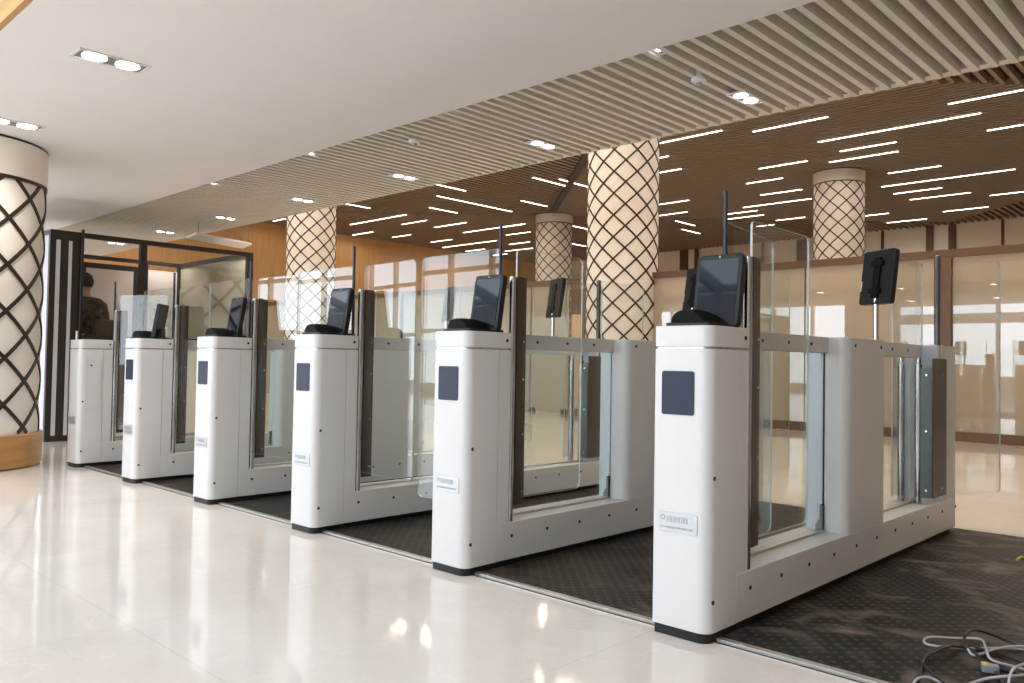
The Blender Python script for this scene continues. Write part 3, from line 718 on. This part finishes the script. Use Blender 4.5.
# local axes: +x forward (the way the person faces), +y the person's left, z up
V = [(0, 0, .96, (.15, .12)), (0, 0, 1.12, (.15, .115)), (.02, 0, 1.30, (.175, .12)), (.02, 0, 1.43, (.15, .09)), (.035, 0, 1.52, (.055, .055)), (.055, 0, 1.60, (.075, .085)), (.065, 0, 1.68, (.085, .095)), (.06, 0, 1.745, (.06, .07))]
E = [(i, i + 1) for i in range(7)]
for s in (1, -1):
    b = len(V)
    V += [(.02, .18 * s, 1.41, .055), (.02, .265 * s, 1.15, .05), (.20, .21 * s, 1.02, .04), (.28, .17 * s, 1.01, .026), (.34, .15 * s, 1.0, .03)]
    E += [(3, b), (b, b + 1), (b + 1, b + 2), (b + 2, b + 3), (b + 3, b + 4)]
    h = len(V)
    for f, (dy, ln) in enumerate(((-.028, .075), (-.010, .085), (.010, .08), (.027, .065))):
        q = len(V); V += [(.37, .15 * s + dy, 1.0, .009), (.37 + ln * .6, .15 * s + dy * 1.1, .985, .008), (.37 + ln, .15 * s + dy * 1.1, .962, .0075)]
        E += [(h - 1, q), (q, q + 1), (q + 1, q + 2)]
    q = len(V); V += [(.345, (.15 - .038) * s, .995, .010), (.375, (.15 - .055) * s, .985, .009)]; E += [(h - 1, q), (q, q + 1)]
    b = len(V); V += [(0, .095 * s, .90, .09), (.01, .10 * s, .50, .062), (-.02, .10 * s, .09, .042), (.10, .105 * s, .04, .036)]
    E += [(0, b), (b, b + 1), (b + 1, b + 2), (b + 2, b + 3)]
skin_body('body', V, E, 0, M['skin'], pr)
J = [(0, 0, .90, (.165, .135)), (0, 0, 1.12, (.17, .13)), (.015, 0, 1.30, (.195, .135)), (.02, 0, 1.43, (.165, .10)), (.03, 0, 1.505, (.075, .07))]
JE = [(0, 1), (1, 2), (2, 3), (3, 4)]
for s in (1, -1):
    b = len(J); J += [(.02, .19 * s, 1.425, .098), (.02, .27 * s, 1.15, .066), (.20, .215 * s, 1.02, .052)]; JE += [(3, b), (b, b + 1), (b + 1, b + 2)]
skin_body('jacket', J, JE, 0, M['camo'], pr)
T = [(0, 0, .93, (.155, .125))]; TE = []
for s in (1, -1):
    b = len(T); T += [(0, .095 * s, .88, .10), (.01, .10 * s, .50, .075), (-.02, .10 * s, .10, .06)]; TE += [(0, b), (b, b + 1), (b + 1, b + 2)]
skin_body('trousers', T, TE, 0, M['trousers'], pr)
hm = MB(); n = 20; vs, fs = [], []
for j in range(9):
    ph = PI * .70 * j / 8
    for i in range(n):
        th = 2 * PI * i / n; cut = 1.0 if math.cos(th) < -.2 else 1 - .50 * (math.cos(th) + .2)
        p = ph * cut; vs.append((.055 + .108 * math.sin(p) * math.cos(th) - .012, .092 * math.sin(p) * math.sin(th), 1.685 + .105 * math.cos(p)))
for j in range(8):
    for i in range(n): fs.append((j * n + i, j * n + (i + 1) % n, (j + 1) * n + (i + 1) % n, (j + 1) * n + i))
hr = hm.add(vs, fs).build('hair', M['hair'], pr); so = hr.modifiers.new('t', 'SOLIDIFY'); so.thickness = .012
for s in (1, -1): MB().lathe([(.002, -.006), (.02, -.004), (.024, .002), (.012, .008)], 12).xf(Matrix.Translation((.05, .088 * s, 1.655)) @ Matrix.Rotation(PI / 2, 4, 'X') @ Matrix.Scale(1.5, 4, (0, 1, 0))).build('ear', M['skin'], pr)
for s in (1, -1): MB().prism(rrect(-.09, .17, -.05, .05, .045), 0, .075).xf(Matrix.Translation((0, .102 * s, 0))).build('shoe', M['black'], pr, .01)

# ------------------------------------------------------------------ cables on the mat
def curve(pts, n=10):
    P = [Vector(p) for p in pts]; P = [2 * P[0] - P[1]] + P + [2 * P[-1] - P[-2]]; out = []
    for i in range(1, len(P) - 2):
        for k in range(n):
            t = k / n; a, b, c, d = P[i - 1], P[i], P[i + 1], P[i + 2]
            out.append(.5 * (2 * b + (c - a) * t + (2 * a - 5 * b + 4 * c - d) * t * t + (3 * b - a - 3 * c + d) * t ** 3))
    return out + [P[-2]]
def fl(u, v, z):   # floor point seen at photo position (u, v)
    d = fw * FPX + r2 * (u - 512) + u2 * (341.5 - v); t = (z - CAM.z) / d.z; p = CAM + d * t; return (p.x, p.y, z)
Z0 = .0135
CB = [('black', .0048, [(913, 686, 0), (921, 668, 0), (927, 655, 1), (940, 648, 2), (955, 646, 2), (972, 650, 1), (990, 660, 0), (1004, 668, 0), (1030, 676, 0)], 'thick black cable bending in a low arch at the left of the tangle'),
      ('black', .0042, [(918, 690, 0), (923, 664, 0), (935, 652, 3), (960, 645, 1), (985, 650, 0), (1010, 658, 0), (1034, 668, 0)], 'black cable lying flat across the middle of the tangle'),
      ('black', .0042, [(1034, 652, 0), (1012, 643, 0), (990, 634, 3), (974, 630, 6), (965, 636, 7), (966, 646, 4), (978, 656, 2), (996, 672, 0), (1006, 690, 0)], 'black cable with the tall upright loop at the back of the tangle'),
      ('black', .0042, [(920, 660, 0), (930, 672, 1), (945, 684, 1), (955, 700, 0)], 'short black cable dropping toward the front of the tangle'),
      ('white', .0036, [(1034, 650, 0), (1006, 648, 0), (960, 648, 0), (930, 645, 1), (924, 640, 1), (932, 637, 1), (955, 638, 0), (980, 639, 1), (986, 648, 3), (992, 660, 2), (1020, 668, 0), (1034, 672, 0)], 'pale cable making the long flat loop at the back'),
      ('white', .0036, [(966, 645, 4), (974, 655, 2), (995, 649, 1), (1015, 646, 1), (1040, 648, 0)], 'pale cable crossing under the black loop'),
      ('white', .0036, [(912, 690, 0), (916, 680, 1), (926, 677, 1), (938, 681, 0), (960, 690, 0)], 'pale cable curling at the front left of the tangle'),
      ('white', .0040, [(960, 688, 0), (985, 679, 0), (1010, 676, 1), (1036, 674, 0)], 'pale lilac cable lying straight along the front of the tangle'),
      ('white', .0036, [(1008, 692, 0), (1010, 676, 2), (1016, 667, 4), (1034, 661, 2)], 'pale cable rising in an arc at the right of the tangle')]
for i, (c, r, pts, lb) in enumerate(CB):
    o = MB().tube(curve([fl(u, v, Z0 + .001 * (i % 3) + .008 * h) for u, v, h in pts]), r, 8).build('cable', M['cablek' if c == 'black' else 'cablew'])
    tag(o, lb, 'cable', 'cables on the mat')
cn = thing('cable_connector', 'grey cable connector with a yellow tab in the tangle of cables', 'connector', fl(990, 672, .0085), D(20))
MB().prism(rrect(-.022, .022, -.014, .014, .004), 0, .022).build('shell', M['grey'], cn, .002)
MB().box(-.022, -.004, -.010, .010, .0205, .025).build('tab', M['yellow'], cn, .001)
MB().cyl((.02, 0, .011), (.05, .004, .009), .006, 10).build('strain_relief', M['cablek'], cn)
yc = tag(MB().tube(curve([fl(1017, 560, .012), fl(1022, 557, .014), fl(1030, 560, .012), fl(1040, 557, .012)]), .006, 8).build('cable', M['yellow']), 'short yellow cable end on the dusty mat at the right edge', 'cable')

# ------------------------------------------------------------------ daylight, exposure
wd = bpy.data.worlds.new('world'); SC.world = wd; wd.use_nodes = True
bg = wd.node_tree.nodes['Background']
bg.inputs[0].default_value = (0.80, 0.90, 1.0, 1)
wt = wd.node_tree; tcw = wt.nodes.new('ShaderNodeTexCoord'); sxw = wt.nodes.new('ShaderNodeSeparateXYZ'); mrw = wt.nodes.new('ShaderNodeMapRange')
mrw.inputs[1].default_value = 0.05; mrw.inputs[2].default_value = 0.75; mrw.inputs[3].default_value = 6.2; mrw.inputs[4].default_value = 2.6   # hazy bright horizon, dimmer zenith
wt.links.new(tcw.outputs['Generated'], sxw.inputs[0]); wt.links.new(sxw.outputs[2], mrw.inputs[0]); wt.links.new(mrw.outputs[0], bg.inputs[1])
cy = SC.cycles
cy.use_denoising = True; cy.max_bounces = 10; cy.diffuse_bounces = 5; cy.glossy_bounces = 5; cy.transparent_max_bounces = 24; cy.transmission_bounces = 6
cy.sample_clamp_indirect = 6; cy.caustics_reflective = False; cy.caustics_refractive = False
vs = SC.view_settings; vs.view_transform = 'Standard'; vs.look = 'None'; vs.exposure = 0.14; vs.gamma = 1.0; vs.use_curve_mapping = False
